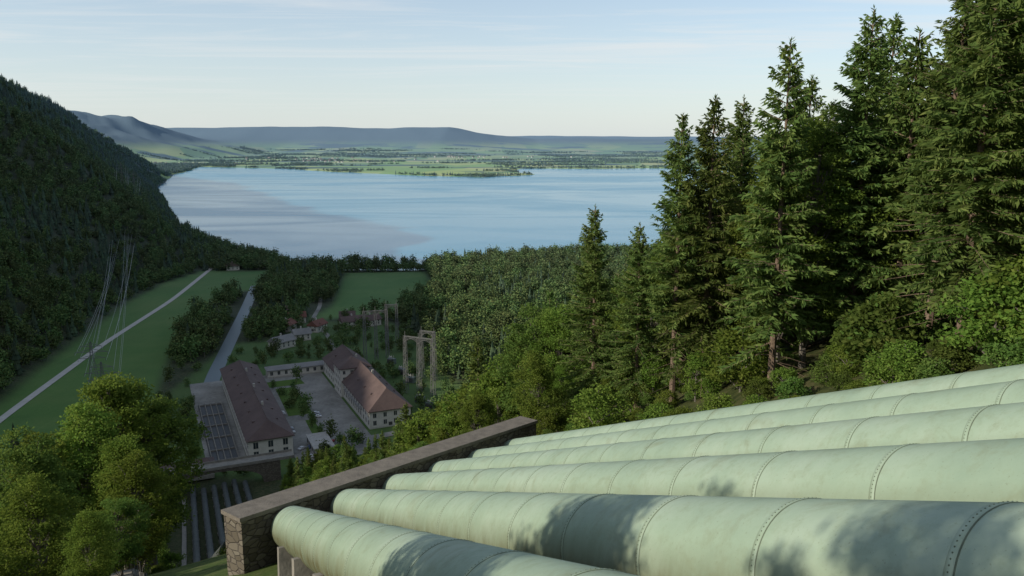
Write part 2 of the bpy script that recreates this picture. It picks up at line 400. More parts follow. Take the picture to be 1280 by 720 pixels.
# ------------------------------------------------------------------ tree builders
def finish_tree(name,mb,P0,DR,LN,WD,leafm,barkm):
    P0=np.array(P0);DR=np.array(DR);DR/=np.linalg.norm(DR,axis=1)[:,None]+1e-9
    LN=np.array(LN)[:,None];WD=np.array(WD)[:,None]
    rv=rng.normal(size=DR.shape); rv[:,2]*=.5
    S=np.cross(DR,rv); S/=np.linalg.norm(S,axis=1)[:,None]+1e-9
    a=P0; b=P0+DR*LN*.5+S*WD; c=P0+DR*LN; d=P0+DR*LN*.5-S*WD
    V=np.stack([a,b,c,d],1).reshape(-1,3); n0=len(mb.v)
    allv=np.concatenate([np.array(mb.v).reshape(-1,3),V]); q=n0+np.arange(len(V)).reshape(-1,4)
    faces=list(mb.f)+q.tolist(); mi=[0]*len(mb.f)+[1]*len(q)
    return mesh_data(name,allv,faces,[barkm,leafm],mi)
def trunk(mb,pts,rs,n=7):
    o=len(mb.v)
    for (q,r) in zip(pts,rs):
        for j in range(n):
            a=2*math.pi*j/n; mb.v.append((q[0]+r*math.cos(a),q[1]+r*math.sin(a),q[2]))
    for k in range(len(pts)-1):
        for j in range(n):
            a=o+k*n+j;b=o+k*n+(j+1)%n; mb.f.append((a,b,b+n,a+n)); mb.m.append(0)
def spruce(name,H,seed,clear=.14,wid=.16,dens=1.0,lod=1.0):
    r=np.random.default_rng(seed); mb=MB()
    zs=np.linspace(-1,H,12); lean=r.normal(0,.15,2)
    tx=lambda z:(lean[0]*z/H,lean[1]*z/H)
    trunk(mb,[(*tx(z),z) for z in zs],[max(.03,.010*H*(1-z/H)**.9+.02) for z in zs])
    P=[];D=[];LN=[];WD=[]
    z=H*clear*.4
    side=r.uniform(0,6.28)
    while z<H-.25:
        rel=z/H; bare=rel<clear
        Lm=((1-rel)**.8)*H*wid+.25
        if rel<.3: Lm*=.75+rel*.8
        nb=r.integers(6,9) if not bare else r.integers(2,5)
        for b in range(nb):
            if r.random()<.1: continue
            az=r.uniform(0,6.283); ln=Lm*r.uniform(.5,1.18)*(1+.15*math.cos(az-side))
            up=-.25+.85*rel+r.normal(0,.07); dr=.40*(1-rel)+.05
            ca,sa=math.cos(az),math.sin(az); x0,y0=tx(z)
            f=lambda q:np.array([x0+ca*ln*q,y0+sa*ln*q,z+ln*(up*q-dr*q*q+.22*q**3)])
            if lod==1.0:
                pr=f(0)
                for q in (.35,.7,1.0):
                    cu=f(q); mb.seg(pr,cu,.03*(1.15-q)+.006,0,3); pr=cu
            if bare and r.random()<.75: continue
            step=.13/dens/ln; q=.12+r.uniform(0,.1)
            while q<=1.0:
                p0=f(q); tl=(.32+.46*(1-q))*min(1,ln/1.6)+.16
                for sg in (-1,1):
                    if r.random()<.08: continue
                    a2=az+sg*r.uniform(.55,1.15)
                    P.append(p0);D.append((math.cos(a2),math.sin(a2),r.uniform(-.75,.15)));LN.append(tl*r.uniform(.7,1.25));WD.append(r.uniform(.05,.095)*lod)
                if r.random()<.85:
                    P.append(p0);D.append((r.normal(0,.25)+ca*.3,r.normal(0,.25)+sa*.3,-1));LN.append(r.uniform(.2,.6));WD.append(r.uniform(.04,.08)*lod)
                if r.random()<.6 and lod==1.0:
                    P.append(p0);D.append((ca+r.normal(0,.2),sa+r.normal(0,.2),.35));LN.append(r.uniform(.2,.38));WD.append(.06)
                q+=step
        z+=r.uniform(.28,.46)*(1 if not bare else 1.3)*(1 if lod==1 else 1.3)
    for k in range(14):
        P.append((lean[0],lean[1],H-.5+k*.04));D.append((r.normal(0,.5),r.normal(0,.5),.8));LN.append(.35);WD.append(.04)
    return finish_tree(name,mb,P,D,LN,WD,M_spr,M_bark)
def decid(name,H,seed,rx,clear,nclump=150,nleaf=130,leaf=.13,mat=None,bark=None,cr=.95):
    r=np.random.default_rng(seed); mb=MB()
    P=[];D=[];LN=[];WD=[]
    zs=np.linspace(-.8,H*.8,9); wob=np.cumsum(r.normal(0,.05*H/12,(9,2)),0)
    trunk(mb,[(wob[k,0],wob[k,1],zs[k]) for k in range(9)],[.02+.012*H*(1-k/9.5) for k in range(9)])
    cz=H*(clear+1)/2; hz=H*(1-clear)/2
    lob=[(r.uniform(0,6.28),r.uniform(-.8,.9),r.uniform(.25,.5)) for _ in range(7)]
    for c in range(nclump):
        u=r.normal(size=3);u/=np.linalg.norm(u); rr=r.uniform(.35,1.0)**.55
        g=.72
        for (la,lz,lw) in lob:
            dv=np.array([math.cos(la),math.sin(la),lz]);dv/=np.linalg.norm(dv); g=max(g,.72+lw*max(0,float(u@dv)-.6)*2.0)
        taper=1-.35*max(0,u[2])
        q=np.array([u[0]*rx*rr*g*taper,u[1]*rx*rr*g*taper,cz+u[2]*hz*rr*min(g,1.05)])
        if c%2==0:
            zt=max(H*.1,q[2]-abs(r.normal(.30,.08))*H*.45); zt=min(zt,H*.74)
            k=int(np.clip((zt+.8)/(H*.8+.8)*8,0,8)); a=np.array([wob[k,0],wob[k,1],zs[k]])
            mid=(a+q)/2+np.array([0,0,.06*H])*.5
            mb.seg(a,mid,.03+.0022*H*.6,0,4); mb.seg(mid,q,.018,0,3)
        R=cr*r.uniform(.6,1.25)
        n=int(nleaf*r.uniform(.6,1.3))
        v=r.normal(size=(n,3));v/=np.linalg.norm(v,axis=1)[:,None]; v*=(r.random((n,1))**.45)*R; v[:,2]*=.55
        pts=q+v+np.array([0,0,-.18])*(np.linalg.norm(v[:,:2],axis=1)[:,None]**2)
        dd=r.normal(size=(n,3)); dd[:,2]=dd[:,2]*.45-.25; dd+=v*.5
        P+=list(pts);D+=list(dd);LN+=list(r.uniform(.8,1.3,n)*leaf*1.7);WD+=list(r.uniform(.8,1.2,n)*leaf*.5)
    return finish_tree(name,mb,P,D,LN,WD,mat or M_dec,bark or M_barkg)
SP=[spruce('spruce_a',25,1,.12,.19),spruce('spruce_b',22,2,.20,.18),spruce('spruce_c',27,3,.32,.15),spruce('spruce_d',17,4,.05,.22)]
DE=[decid('beech_a',19,11,4.4,.06,210,130),decid('beech_b',15,12,3.8,.04,170,125),decid('ash_c',17,13,4.2,.08,190,130,.14,M_decd),decid('birch_d',21,14,3.3,.1,180,120,.12)]
BU=[decid('bush_a',4,21,1.9,.0,46,90,.11,cr=.6),decid('bush_b',3,22,1.7,.0,36,90,.12,M_decd,cr=.6),decid('sapling_c',6.5,23,1.6,.05,50,85,.12,cr=.65)]
MI=[spruce('m_spruce_a',25,31,.06,.20,.45,2.4),spruce('m_spruce_b',22,32,.1,.19,.45,2.4),spruce('m_spruce_c',27,33,.15,.165,.45,2.4),spruce('m_spruce_d',17,34,.04,.23,.45,2.2),
    decid('n_beech_a',19,41,4.4,.05,150,34,.30),decid('n_beech_b',15,42,3.8,.04,120,34,.30),decid('n_ash_c',17,43,4.2,.05,130,34,.30,M_decd),decid('n_birch_d',21,44,3.3,.08,130,34,.28)]
def farcon(name,H,seed):
    r=np.random.default_rng(seed); mb=MB(); 
    for k in range(7):
        z0=H*(.08+.125*k); z1=z0+H*.24; R=H*.19*(1-k/7.6)
        n=11; base=[]
        for j in range(n):
            a=2*math.pi*j/n+r.uniform(-.2,.2); q=R*(r.uniform(.55,1.2)); base.append((math.cos(a)*q,math.sin(a)*q,z0-r.uniform(0,.06)*H))
        mb.add(base+[(0,0,min(z1,H))],[(j,(j+1)%n,n) for j in range(n)],1)
    mb.seg((0,0,-2),(0,0,H*.3),.25,0,4)
    return mesh_data(name,mb.v,mb.f,[M_bark,M_farc],mb.m)
def fardec(name,H,seed,rx,n=420,s=1.0):
    r=np.random.default_rng(seed); mb=MB(); mb.seg((0,0,-2),(0,0,H*.6),.3,0,4)
    P=[];D=[]
    cs=r.normal(size=(14,3)); cs/=np.linalg.norm(cs,axis=1)[:,None]
    for i in range(n):
        u=cs[r.integers(14)]*.62+r.normal(size=3)*.26
        P.append((u[0]*rx,u[1]*rx,H*.56+u[2]*H*.42)); D.append(r.normal(size=3)*(1,1,.5))
    return finish_tree(name,mb,P,D,r.uniform(1.0,2.0,n)*s,r.uniform(.35,.7,n)*s,M_fard,M_barkg)
def proto(meshes,cname):
    c=bpy.data.collections.new(cname)
    for k,me in enumerate(meshes): c.objects.link(bpy.data.objects.new('%s_%02d'%(cname,k),me))
    return c
C_near=proto(SP+DE+BU,'near_tree_kinds')
C_mid=proto(MI,'mid_tree_kinds')
C_far=proto([farcon('fc_a',20,1),farcon('fc_b',23,2),farcon('fc_c',17,3),fardec('fd_a',15,4,5.5),fardec('fd_b',12,5,5),fardec('fd_c',17,6,5)],'far_tree_kinds')
C_tiny=proto([farcon('tc_a',20,7),fardec('td_a',14,8,7,60,2.6),fardec('td_b',12,9,8,60,2.6)],'tiny_tree_kinds')
def forest(name,pts,rz,sc,pi,coll):
    me=bpy.data.meshes.new(name); me.from_pydata(np.asarray(pts).tolist(),[],[])
    a=me.attributes.new('rz','FLOAT','POINT');a.data.foreach_set('value',np.asarray(rz,np.float32))
    a=me.attributes.new('sc','FLOAT','POINT');a.data.foreach_set('value',np.asarray(sc,np.float32))
    a=me.attributes.new('pi','INT','POINT');a.data.foreach_set('value',np.asarray(pi,np.int32))
    o=link(bpy.data.objects.new(name,me))
    ng=bpy.data.node_groups.new(name+'_nodes','GeometryNodeTree')
    ng.interface.new_socket('Geometry',in_out='INPUT',socket_type='NodeSocketGeometry')
    ng.interface.new_socket('Geometry',in_out='OUTPUT',socket_type='NodeSocketGeometry')
    gi=ng.nodes.new('NodeGroupInput');go=ng.nodes.new('NodeGroupOutput')
    ci=ng.nodes.new('GeometryNodeCollectionInfo'); ci.inputs['Collection'].default_value=coll
    ci.inputs['Separate Children'].default_value=True; ci.inputs['Reset Children'].default_value=True
    ip=ng.nodes.new('GeometryNodeInstanceOnPoints'); ip.inputs['Pick Instance'].default_value=True
    def at(n,t):
        q=ng.nodes.new('GeometryNodeInputNamedAttribute'); q.data_type=t; q.inputs['Name'].default_value=n
        return next(s for s in q.outputs if s.enabled and s.name=='Attribute')
    cx=ng.nodes.new('ShaderNodeCombineXYZ'); ng.links.new(at('rz','FLOAT'),cx.inputs['Z'])
    ng.links.new(gi.outputs[0],ip.inputs['Points']); ng.links.new(ci.outputs[0],ip.inputs['Instance'])
    ng.links.new(at('pi','INT'),ip.inputs['Instance Index']); ng.links.new(cx.outputs[0],ip.inputs['Rotation'])
    ng.links.new(at('sc','FLOAT'),ip.inputs['Scale']); ng.links.new(ip.outputs[0],go.inputs[0])
    md=o.modifiers.new('scatter','NODES'); md.node_group=ng
    return o
def grid(x0,x1,y0,y1,st):
    X,Y=np.meshgrid(np.arange(x0,x1,st),np.arange(y0,y1,st)); X=X.ravel();Y=Y.ravel()
    return X+rng.uniform(-.45,.45,X.size)*st,Y+rng.uniform(-.45,.45,X.size)*st
def place_near():
    S_,L_=grid(-6,380,26,190,5.4)
    X,Y=XY(S_,L_); keep=(L_>29+3*fbm(S_/12,S_*0+3,2)*1.0)
    keep&=~((S_>330)&(L_<90)); keep&=(sdpoly(X,Y,plant)>8)&(X<.72*Y+25)
    keep&=~((S_>60)&(L_<32)&(rng.random(S_.size)<.5))
    S_,L_,X,Y=S_[keep],L_[keep],X[keep],Y[keep]; Z=height(X,Y)
    n=len(X); conf=fbm(S_/35,L_/35,31)+rng.uniform(-.16,.16,n)
    con=(conf>.53)|((S_<75)&(S_>10)&(L_<60)&(rng.random(n)<.26)); con&=~((L_<36)&(S_>55))
    pi=np.where(con,rng.choice([0,1,2,3],n,p=[.35,.3,.25,.10]),rng.choice([4,5,6,7],n,p=[.3,.25,.15,.3]))
    Hh=np.array([25,22,27,17,19,15,17,21])[pi]
    tgt=np.interp(S_,[0,18,30,60,85,130,200],[26,24,20.0,19.5,20.5,21,19])*rng.uniform(.76,1.08,n)
    sc=np.where(con,tgt/Hh,tgt*.88/Hh)
    sc=np.where((L_<36)&(S_>55),sc*.66,sc)
    near=(S_<72)&(L_<48)
    names={0:'spruce_tree',1:'spruce_tree',2:'spruce_tree',3:'spruce_tree',4:'beech_tree',5:'beech_tree',6:'ash_tree',7:'birch_tree'}
    allm=SP+DE+BU
    for k in np.where(near)[0]:
        o=bpy.data.objects.new(names[int(pi[k])],allm[int(pi[k])]); o.location=(X[k],Y[k],Z[k]-.2)
        o.rotation_euler=(0,0,rng.uniform(0,6.28)); o.scale=(sc[k]*1.05,sc[k]*1.05,sc[k]); link(o)
    # trees closing the stand above the upper pipes
    for (x,y,h,k) in [(20.5,47,20.5,0),(24,52,21,1),(22.5,42,21.5,2),(18,52,17.5,7),(27,47,22,7),(28.5,41,23,1),(16.5,58,18,1)]:
        o=bpy.data.objects.new(names[k],allm[k]); q=h/[25,22,27,17,19,15,17,21][k]; o.location=(x,y,hscalar(x,y)-.2); o.scale=(q*1.08,q*1.08,q)
        o.rotation_euler=(0,0,x*3.1); link(o)
    rr=np.hypot(X,Y)
    f=(~near)&(rr<90); g=(~near)&(rr>=90)
    for nm,q,cc in (('hillside_forest',f,C_near),('lower_hillside_forest',g,C_mid)):
        forest(nm,np.stack([X,Y,Z-.2],1)[q],rng.uniform(0,6.28,q.sum()),sc[q],pi[q],cc)
place_near()
S_,L_=grid(84,335,-120,-8,6.0); X,Y=XY(S_,L_)
k=(rng.random(S_.size)<.93)&(L_<-9-3*rng.random(S_.size))&(sdpoly(X,Y,fieldA)>4)&(sdpoly(X,Y,plant)>6)&(X>-.78*Y-10)
X,Y,S_,L_=X[k],Y[k],S_[k],L_[k];n=len(X)
scl=rng.uniform(.55,.95,n)*np.where((S_<170)&(L_<-18),.62,1)
forest('lower_slope_forest',np.stack([X,Y,height(X,Y)-.2],1),rng.uniform(0,6.28,n),scl,rng.choice([0,3,4,5,6,7],n),C_mid)
for (s,L,h,kind) in [(80,-6.8,26.5,0),(84,-4.4,23,2),(74,-9,20,1),(72,-11,17,1),(70,-5.5,16,0),(60,-10.5,14.5,2),(66,-4.6,11.5,1),(52,-9,10,1),(70,-17,13.5,2),(88,-15,16,0),(58,-18,11,1),(48,-14,8.5,2),(76,-24,12,0),(46,-5.8,6,1),(90,-22,13,2),(56,-5,7,2),(64,-26,10.5,1),(50,-19,9,0),(54,-25,9.5,2),
                     (12,-13.5,18.5,0),(1,-15.5,18,2),(24,-18,14,1),(-8,-14,19,0),(28,-22,10,1),(5,-14,18.5,3)]:
    x,y=XY(s,L); me=[DE[0],DE[1],DE[2],DE[3]][kind]; H_=[19,15,17,21][kind]
    o=bpy.data.objects.new(['beech_tree','beech_tree','ash_tree','birch_tree'][kind],me); o.location=(x,y,hscalar(x,y)-.2); q=h/H_
    o.scale=(q*(1.15 if h<14 else .95),)*2+(q,); o.rotation_euler=(0,0,rng.uniform(0,6.28)); link(o)
S1,L1=grid(2,250,24.6,34,1.75); k=rng.random(S1.size)<.6; S1,L1=S1[k],L1[k]
S2,L2=grid(58,250,-3,25,2.6); k=(rng.random(S2.size)<.5)&(((L2>22)|(L2<-2.)) | ((S2<120)&(S2>62)&(L2>2)&(rng.random(S2.size)<.9))); S2,L2=S2[k],L2[k]
S3,L3=grid(40,110,-34,-7,2.6); k=rng.random(S3.size)<.6; S3,L3=S3[k],L3[k]
S5,L5=grid(0,80,33,50,3.8); k=rng.random(S5.size)<.4; S5,L5=S5[k],L5[k]
S4=np.concatenate([S1,S2,S3,S5]);L4=np.concatenate([L1,L2,L3,L5]); X,Y=XY(S4,L4); n=len(X)
sc=rng.uniform(.22,.7,n); sc=np.where((L4>28)&(rng.random(n)<.25),sc*1.9,sc); sc=np.where(S4<12,sc*.6,sc)
forest('roadside_shrubs',np.stack([X,Y,height(X,Y)-.1],1),rng.uniform(0,6.28,n),sc,rng.choice([8,9,10],n,p=[.45,.4,.15]),C_near)
X,Y=grid(-1500,-250,330,2700,9); D=footX(Y)-X
k=(D>-2)&(X>-.78*Y-30)&(sdpoly(X,Y,fieldA)>5)&(sdlake(X,Y)>6); X,Y=X[k],Y[k]; Z=height(X,Y)
D=footX(Y)-X
k=~((D>200)&(Y>900)&(Y<1500)&(fbm(X/60,Y/60,21)>.50)&(Z>175)&(rng.random(X.size)<.85)); X,Y,Z=X[k],Y[k],Z[k]; n=len(X)
c=fbm(X/90,Y/90,12)+rng.uniform(-.2,.2,n)>.50
forest('mountain_forest',np.stack([X,Y,Z-.5],1),rng.uniform(0,6.28,n),rng.uniform(.6,1.15,n),np.where(c,rng.integers(0,3,n),rng.integers(3,6,n)),C_far)
canal=np.array([(-176,440),(-188,483),(-209,575),(-230,667),(-262,800)],float)
def dline(x,y,P):
    d=np.full(x.shape,1e12)
    for i in range(len(P)-1):
        ax,ay=P[i];bx,by=P[i+1];ex,ey=bx-ax,by-ay
        t=np.clip(((x-ax)*ex+(y-ay)*ey)/(ex*ex+ey*ey),0,1); d=np.minimum(d,(x-ax-t*ex)**2+(y-ay-t*ey)**2)
    return np.sqrt(d)
X,Y=grid(-560,700,340,1500,7.4); s_,L__=SL(X,Y)
k=(footX(Y)-X<0)&(s_-.25*np.clip(L__-120,0,None)>350)&(sdpoly(X,Y,fieldA)>3)&(sdpoly(X,Y,fieldC)>3)&(sdpoly(X,Y,plant)>4)&(sdpoly(X,Y,lake)>6)&(dline(X,Y,canal)>8.5)&(abs(X)<.66*Y)
k&=~((fbm(X/45,Y/45,17)>.60)&(X<-150)&(Y<1000))
X,Y=X[k],Y[k];n=len(X)
c=fbm(X/60,Y/60,15)+rng.uniform(-.2,.2,n)>.62
forest('valley_forest',np.stack([X,Y,height(X,Y)-.3],1),rng.uniform(0,6.28,n),rng.uniform(.55,1.1,n)*np.where(c,.9,1.1),np.where(c,rng.integers(0,3,n),rng.integers(3,6,n)),C_far)
X,Y=grid(-205,-10,350,645,9.0)
def near_build(x,y):
    a=(x+121)*-.42+(y-346)*.907; b=(x+121)*.907+(y-346)*.42
    return ((a>-22)&(a<160)&(b>-19)&(b<84)) 
k=(sdpoly(X,Y,plant)<2)&(~near_build(X,Y))&(dline(X,Y,canal)>8)&(rng.random(X.size)<.6)
X,Y=X[k],Y[k]
gx=[];gy=[]
for (a,b) in [(18,36),(26,38),(33,35),(41,37),(12,40),(60,37),(70,30),(84,36),(95,30),(104,38),(110,27),(75,38),(50,33),(118,42),(6,44),(-6,40),(-4,47),(2,52),(-9,33),(-14,-4),(-12,-12),(20,-21),(40,-22),(62,-21),(80,-22),(100,-18)]:
    gx.append(-121-.42*a+.907*b); gy.append(346+.907*a+.42*b)
X=np.concatenate([X,gx]);Y=np.concatenate([Y,gy]);n=len(X)
forest('park_trees',np.stack([X,Y,height(X,Y)-.3],1),rng.uniform(0,6.28,n),rng.uniform(.3,.75,n),rng.integers(3,6,n),C_far)
n=150000; X=rng.uniform(-4200,2600,n);Y=rng.uniform(3200,8500,n)
sd=sdlake(X,Y); nz=fbm(X/420,Y/110,41); Z=height(X,Y)
k=(sd>6)&(abs(X)<.7*Y)&(Z<90)&((nz>.61)|((sd<45)&(nz>.44))); X,Y,Z=X[k],Y[k],Z[k]; n=len(X)
forest('far_shore_woods',np.stack([X,Y,Z-1.5],1),rng.uniform(0,6.28,n),rng.uniform(.5,1.0,n),rng.integers(0,3,n),C_tiny)
n=22000; X=rng.uniform(-2300,-1000,n);Y=rng.uniform(2500,4900,n); k=(sdlake(X,Y)>6)&(X<footX(Y)+300)&(rng.random(n)<.6); X,Y=X[k],Y[k]; n=len(X)
forest('west_shore_woods',np.stack([X,Y,height(X,Y)-.5],1),rng.uniform(0,6.28,n),rng.uniform(.7,1.25,n),rng.integers(0,3,n),C_tiny)
# ------------------------------------------------------------------ buildings
ex,ey=-.42,.907; nx,ny=.907,.42
def hipbuilding(name,o,ax,ay,Ln,Wd,eh,rh,base=4.0,hip=None,wall=None,roof=None,rows=2,wsp=4.5,ww=1.6,wh=2.2,gable=False,chim=0,ov=.9):
    wall=wall or M_plast; roof=roof or M_tile; P=empty(name,(0,0,0)); O=(o[0],o[1],base)
    mb=MB(); mb.box(O,ax,ay,0,Ln,0,Wd,-1,eh); mb.obj('walls',[wall],P)
    mb=MB(); mb.box(O,ax,ay,-.12,Ln+.12,-.12,Wd+.12,-.9,.8); mb.box(O,ax,ay,-.25,Ln+.25,-.25,Wd+.25,eh-.55,eh-.1); mb.obj('plinth_and_cornice',[M_trim],P)
    def pt(x,y,z): return (O[0]+ax[0]*x+ay[0]*y,O[1]+ax[1]*x+ay[1]*y,O[2]+z)
    hp=0 if gable else (hip if hip is not None else Wd*.42)
    e0=eh-.05
    V=[pt(-ov,-ov,e0),pt(Ln+ov,-ov,e0),pt(Ln+ov,Wd+ov,e0),pt(-ov,Wd+ov,e0),pt(hp-(ov if gable else 0),Wd/2,eh+rh),pt(Ln-hp+(ov if gable else 0),Wd/2,eh+rh)]
    V+=[(v[0],v[1],v[2]-.35) for v in V[:4]]
    mb=MB(); mb.add(V,[(0,1,5,4),(1,2,5),(2,3,4,5),(3,0,4),(6,9,8,7),(0,6,7,1),(1,7,8,2),(2,8,9,3),(3,9,6,0)])
    mb.obj('roof',[roof],P)
    if Ln>50:
        mb=MB(); mb.seg(pt(hp,Wd/2,eh+rh+.05),pt(Ln-hp,Wd/2,eh+rh+.05),.28)
        for q in range(7):
            xx=hp+8+(Ln-2*hp-16)*q/6
            for sg in (0,1):
                yy=Wd*(.24 if sg==0 else .76); zr=eh+rh*.48
                mb.box(O,ax,ay,xx-.8,xx+.8,yy-.8,yy+.8,zr-.6,zr+.6)
        mb.obj('ridge_and_dormers',[roof],P)
    g=MB();t=MB()
    sh=(eh-1.6)/rows
    for rw in range(rows):
        z=1.2+rw*sh+(sh-wh)*.4
        for side in range(4):
            LL=Ln if side<2 else Wd; nn=max(1,int((LL-2)/wsp)); st=LL/nn
            for q in range(nn):
                c=(q+.5)*st
                if side==0: a=(c-ww/2,c+ww/2,-.03,.1); b=(c-ww/2-.18,c+ww/2+.18,-.06,.1)
                elif side==1: a=(c-ww/2,c+ww/2,Wd-.1,Wd+.03); b=(c-ww/2-.18,c+ww/2+.18,Wd-.1,Wd+.06)
                elif side==2: a=(-.03,.1,c-ww/2,c+ww/2); b=(-.06,.1,c-ww/2-.18,c+ww/2+.18)
                else: a=(Ln-.1,Ln+.03,c-ww/2,c+ww/2); b=(Ln-.1,Ln+.06,c-ww/2-.18,c+ww/2+.18)
                g.box(O,ax,ay,*a,z,z+wh)
                t.box(O,ax,ay,*b,z-.25,z-.003); t.box(O,ax,ay,*b,z+wh+.003,z+wh+.2)
                if side<2: t.box(O,ax,ay,c-.06,c+.06,a[2]-.02,a[3]+.02,z,z+wh)
                else: t.box(O,ax,ay,a[0]-.02,a[1]+.02,c-.06,c+.06,z,z+wh)
    g.obj('windows',[M_glass],P); t.obj('window_trim',[M_trim],P)
    mb=MB(); mb.box(O,ax,ay,-.08,.1,Wd*.5-1,Wd*.5+1,0.0,2.6) ; mb.obj('door',[M_dark],P)
    mb=MB()
    for q in range(chim):
        xx=Ln*(q+1)/(chim+1); mb.box(O,ax,ay,xx-.5,xx+.5,Wd*.5+.6,Wd*.5+1.6,eh+rh*.5,eh+rh+1.3)
    if chim: mb.obj('chimneys',[M_trim],P)
    return P
hipbuilding('power_house',(-121,346),(ex,ey),(nx,ny),129,20,10.5,6.5,rows=2,wsp=5.2,ww=2.2,wh=3.0,wall=M_plast,hip=8,chim=3)
hipbuilding('switch_hall',(-73,389),(ex,ey),(nx,ny),112,22,9.5,9.5,rows=2,wsp=4.6,ww=1.7,wh=2.3,hip=6,chim=2)
hipbuilding('office_block',(-98.6,441),(ex,ey),(nx,ny),17,17.5,17,4.5,rows=4,wsp=3.4,ww=1.4,wh=1.9,hip=7.6)
hipbuilding('annex_building',(-80,404),(ex,ey),(nx,ny),36,7.6,6.2,2.0,rows=1,wsp=3.6,ww=1.8,wh=2.4,roof=M_tileg,hip=1.5)
hipbuilding('connecting_wing',(-152,478),(nx,ny),(-ny,nx),40,9,5.0,1.6,rows=1,wsp=4,roof=M_tileg,hip=2)
hipbuilding('workshop',(-150,318),(nx,ny),(ex,ey),22,9,5,2.2,rows=1,wsp=4,wall=M_plast2,hip=2.5,base=6)
hs=[(-181,628,.3,14,10,M_tiler),(-166,545,.9,16,10,M_tileg),(-133,611,.5,18,10,M_tile),(-150,598,1.2,13,9,M_tiler),(-116,616,.7,14,9,M_tile),(-196,655,.2,12,9,M_tile),(-160,570,.5,12,8,M_tileg),(-172,600,1.4,12,9,M_tiler),(-140,632,.2,12,9,M_tile),
    (-325,895,.4,14,10,M_tile),(-290,905,1.0,14,10,M_tile),(-262,895,.2,12,9,M_tiler),(-232,880,.2,12,9,M_tile),(-210,870,1.1,12,9,M_tile)]
for (x,y,a,l,w,rf) in hs:
    hipbuilding('village_house',(x,y),(math.cos(a),math.sin(a)),(-math.sin(a),math.cos(a)),l,w,5.2,3.6,rows=2,wsp=3.2,ww=1.1,wh=1.3,gable=True,roof=rf,chim=1,ov=.8)
P=empty('transformer_shed'); mb=MB(); O=(-92,352,4)
mb.box(O,(ex,ey),(nx,ny),0,20,0,9,0,4); mb.obj('walls',[M_plast2],P)
mb=MB(); mb.box(O,(ex,ey),(nx,ny),-.5,20.5,-.5,9.5,4.003,4.4); mb.obj('roof_slab',[M_conc],P)
mb=MB(); 
for q in range(5): mb.box(O,(ex,ey),(nx,ny),1.5+q*4,3.8+q*4,-.1,.1,1,3.2)
mb.obj('doors',[M_dark],P)
def transformer(x,y,a):
    P=empty('power_transformer'); ax=(math.cos(a),math.sin(a)); ay=(-ax[1],ax[0]); O_=(x,y,4.2)
    mb=MB(); mb.box(O_,ax,ay,-2.6,2.6,-1.3,1.3,.3,3.4); mb.box(O_,ax,ay,-2.8,2.8,-1.5,1.5,0,.297); mb.obj('tank',[M_tgreen],P)
    mb=MB()
    for k in range(9):
        for sg in (-1,1): mb.box(O_,ax,ay,-2.3+k*.55,-2.2+k*.55,1.302 if sg>0 else -2.1,2.1 if sg>0 else -1.302,.6,3.1)
    mb.obj('radiator_fins',[M_steel],P)
    mb=MB()
    for k in (-1.6,0,1.6):
        bx,by=x+ax[0]*k,y+ax[1]*k; mb.seg((bx,by,7.6),(bx,by,9.6),.18,0,8); mb.seg((bx,by,8.0),(bx,by,8.2),.32,0,8); mb.seg((bx,by,8.6),(bx,by,8.8),.30,0,8)
    mb.seg((x-ax[0]*2,y-ax[1]*2,8.4),(x+ax[0]*.5,y+ax[1]*.5,8.4),.45,0,10); mb.obj('bushings_and_conservator',[M_trim],P)
for (x,y) in [(-52,432),(-45,421),(-62,470),(-70,488),(-38,408),(-80,512)]: transformer(x,y,-.43)
M_farw=simple('far_house_walls',(.40,.42,.43),(.5,.52,.53),.05,.9,0)
M_farr=simple('far_house_roofs',(.20,.19,.19),(.26,.23,.23),.05,.9,0)
mb=MB()
for k in range(110):
    cx_,cy_=[(-1450,5900),(-1150,5500),(-2900,5200),(-350,6600),(-2200,5000)][k%5]
    x=cx_+rng.normal(0,260);y=cy_+rng.normal(0,110); z=hscalar(x,y); a=rng.uniform(0,3.1); c_,s_=math.cos(a),math.sin(a)
    w=rng.uniform(4,6);l=rng.uniform(6,9); O=(x,y,z); mb.box(O,(c_,s_),(-s_,c_),-l,l,-w,w,-2,6,0)
    pp=lambda u,v,h:(x+c_*u-s_*v,y+s_*u+c_*v,z+h)
    mb.add([pp(-l-1,-w-1,6.01),pp(l+1,-w-1,6.01),pp(l+1,w+1,6.01),pp(-l-1,w+1,6.01),pp(-l-1,0,10),pp(l+1,0,10)],[(0,1,5,4),(2,3,4,5),(1,2,5),(3,0,4)],1)
mb.obj('distant_village',[M_farw,M_farr])
def ribbon(name,P,w,z,mat,drape=False):
    V=[];F_=[]
    pts=[]
    for i in range(len(P)-1):
        for q in range(12): pts.append(P[i]+(P[i+1]-P[i])*q/12)
    pts.append(P[-1]); pts=np.array(pts)
    for _ in range(6): pts[1:-1]=(pts[:-2]+pts[2:]+2*pts[1:-1])/4
    for i in range(len(pts)):
        d=pts[min(i+1,len(pts)-1)]-pts[max(i-1,0)]; d/=np.linalg.norm(d); nn=np.array([-d[1],d[0]])
        for sgn in (-1,1):
            q=pts[i]+nn*w/2*sgn; V.append((q[0],q[1],z if not drape else hscalar(q[0],q[1])+z))
    for i in range(len(pts)-1): F_.append((2*i,2*i+1,2*i+3,2*i+2))
    return add_mesh(name,V,F_,[mat])
ribbon('valley_road',np.array([(-250,300),(-272,403),(-298,564),(-316,727),(-346,898),(-352,935)],float),4.6,.25,M_road,True)
ribbon('access_road',np.array([(-135,345),(-85,368),(-40,395),(-18,440)],float),6.0,4.3,M_asph)
ribbon('village_lane',np.array([(-118,520),(-140,590),(-165,640),(-172,700),(-200,820),(-215,900)],float),3.5,.2,M_asph,True)
ribbon('canal',canal,9,.12,M_canal,True)
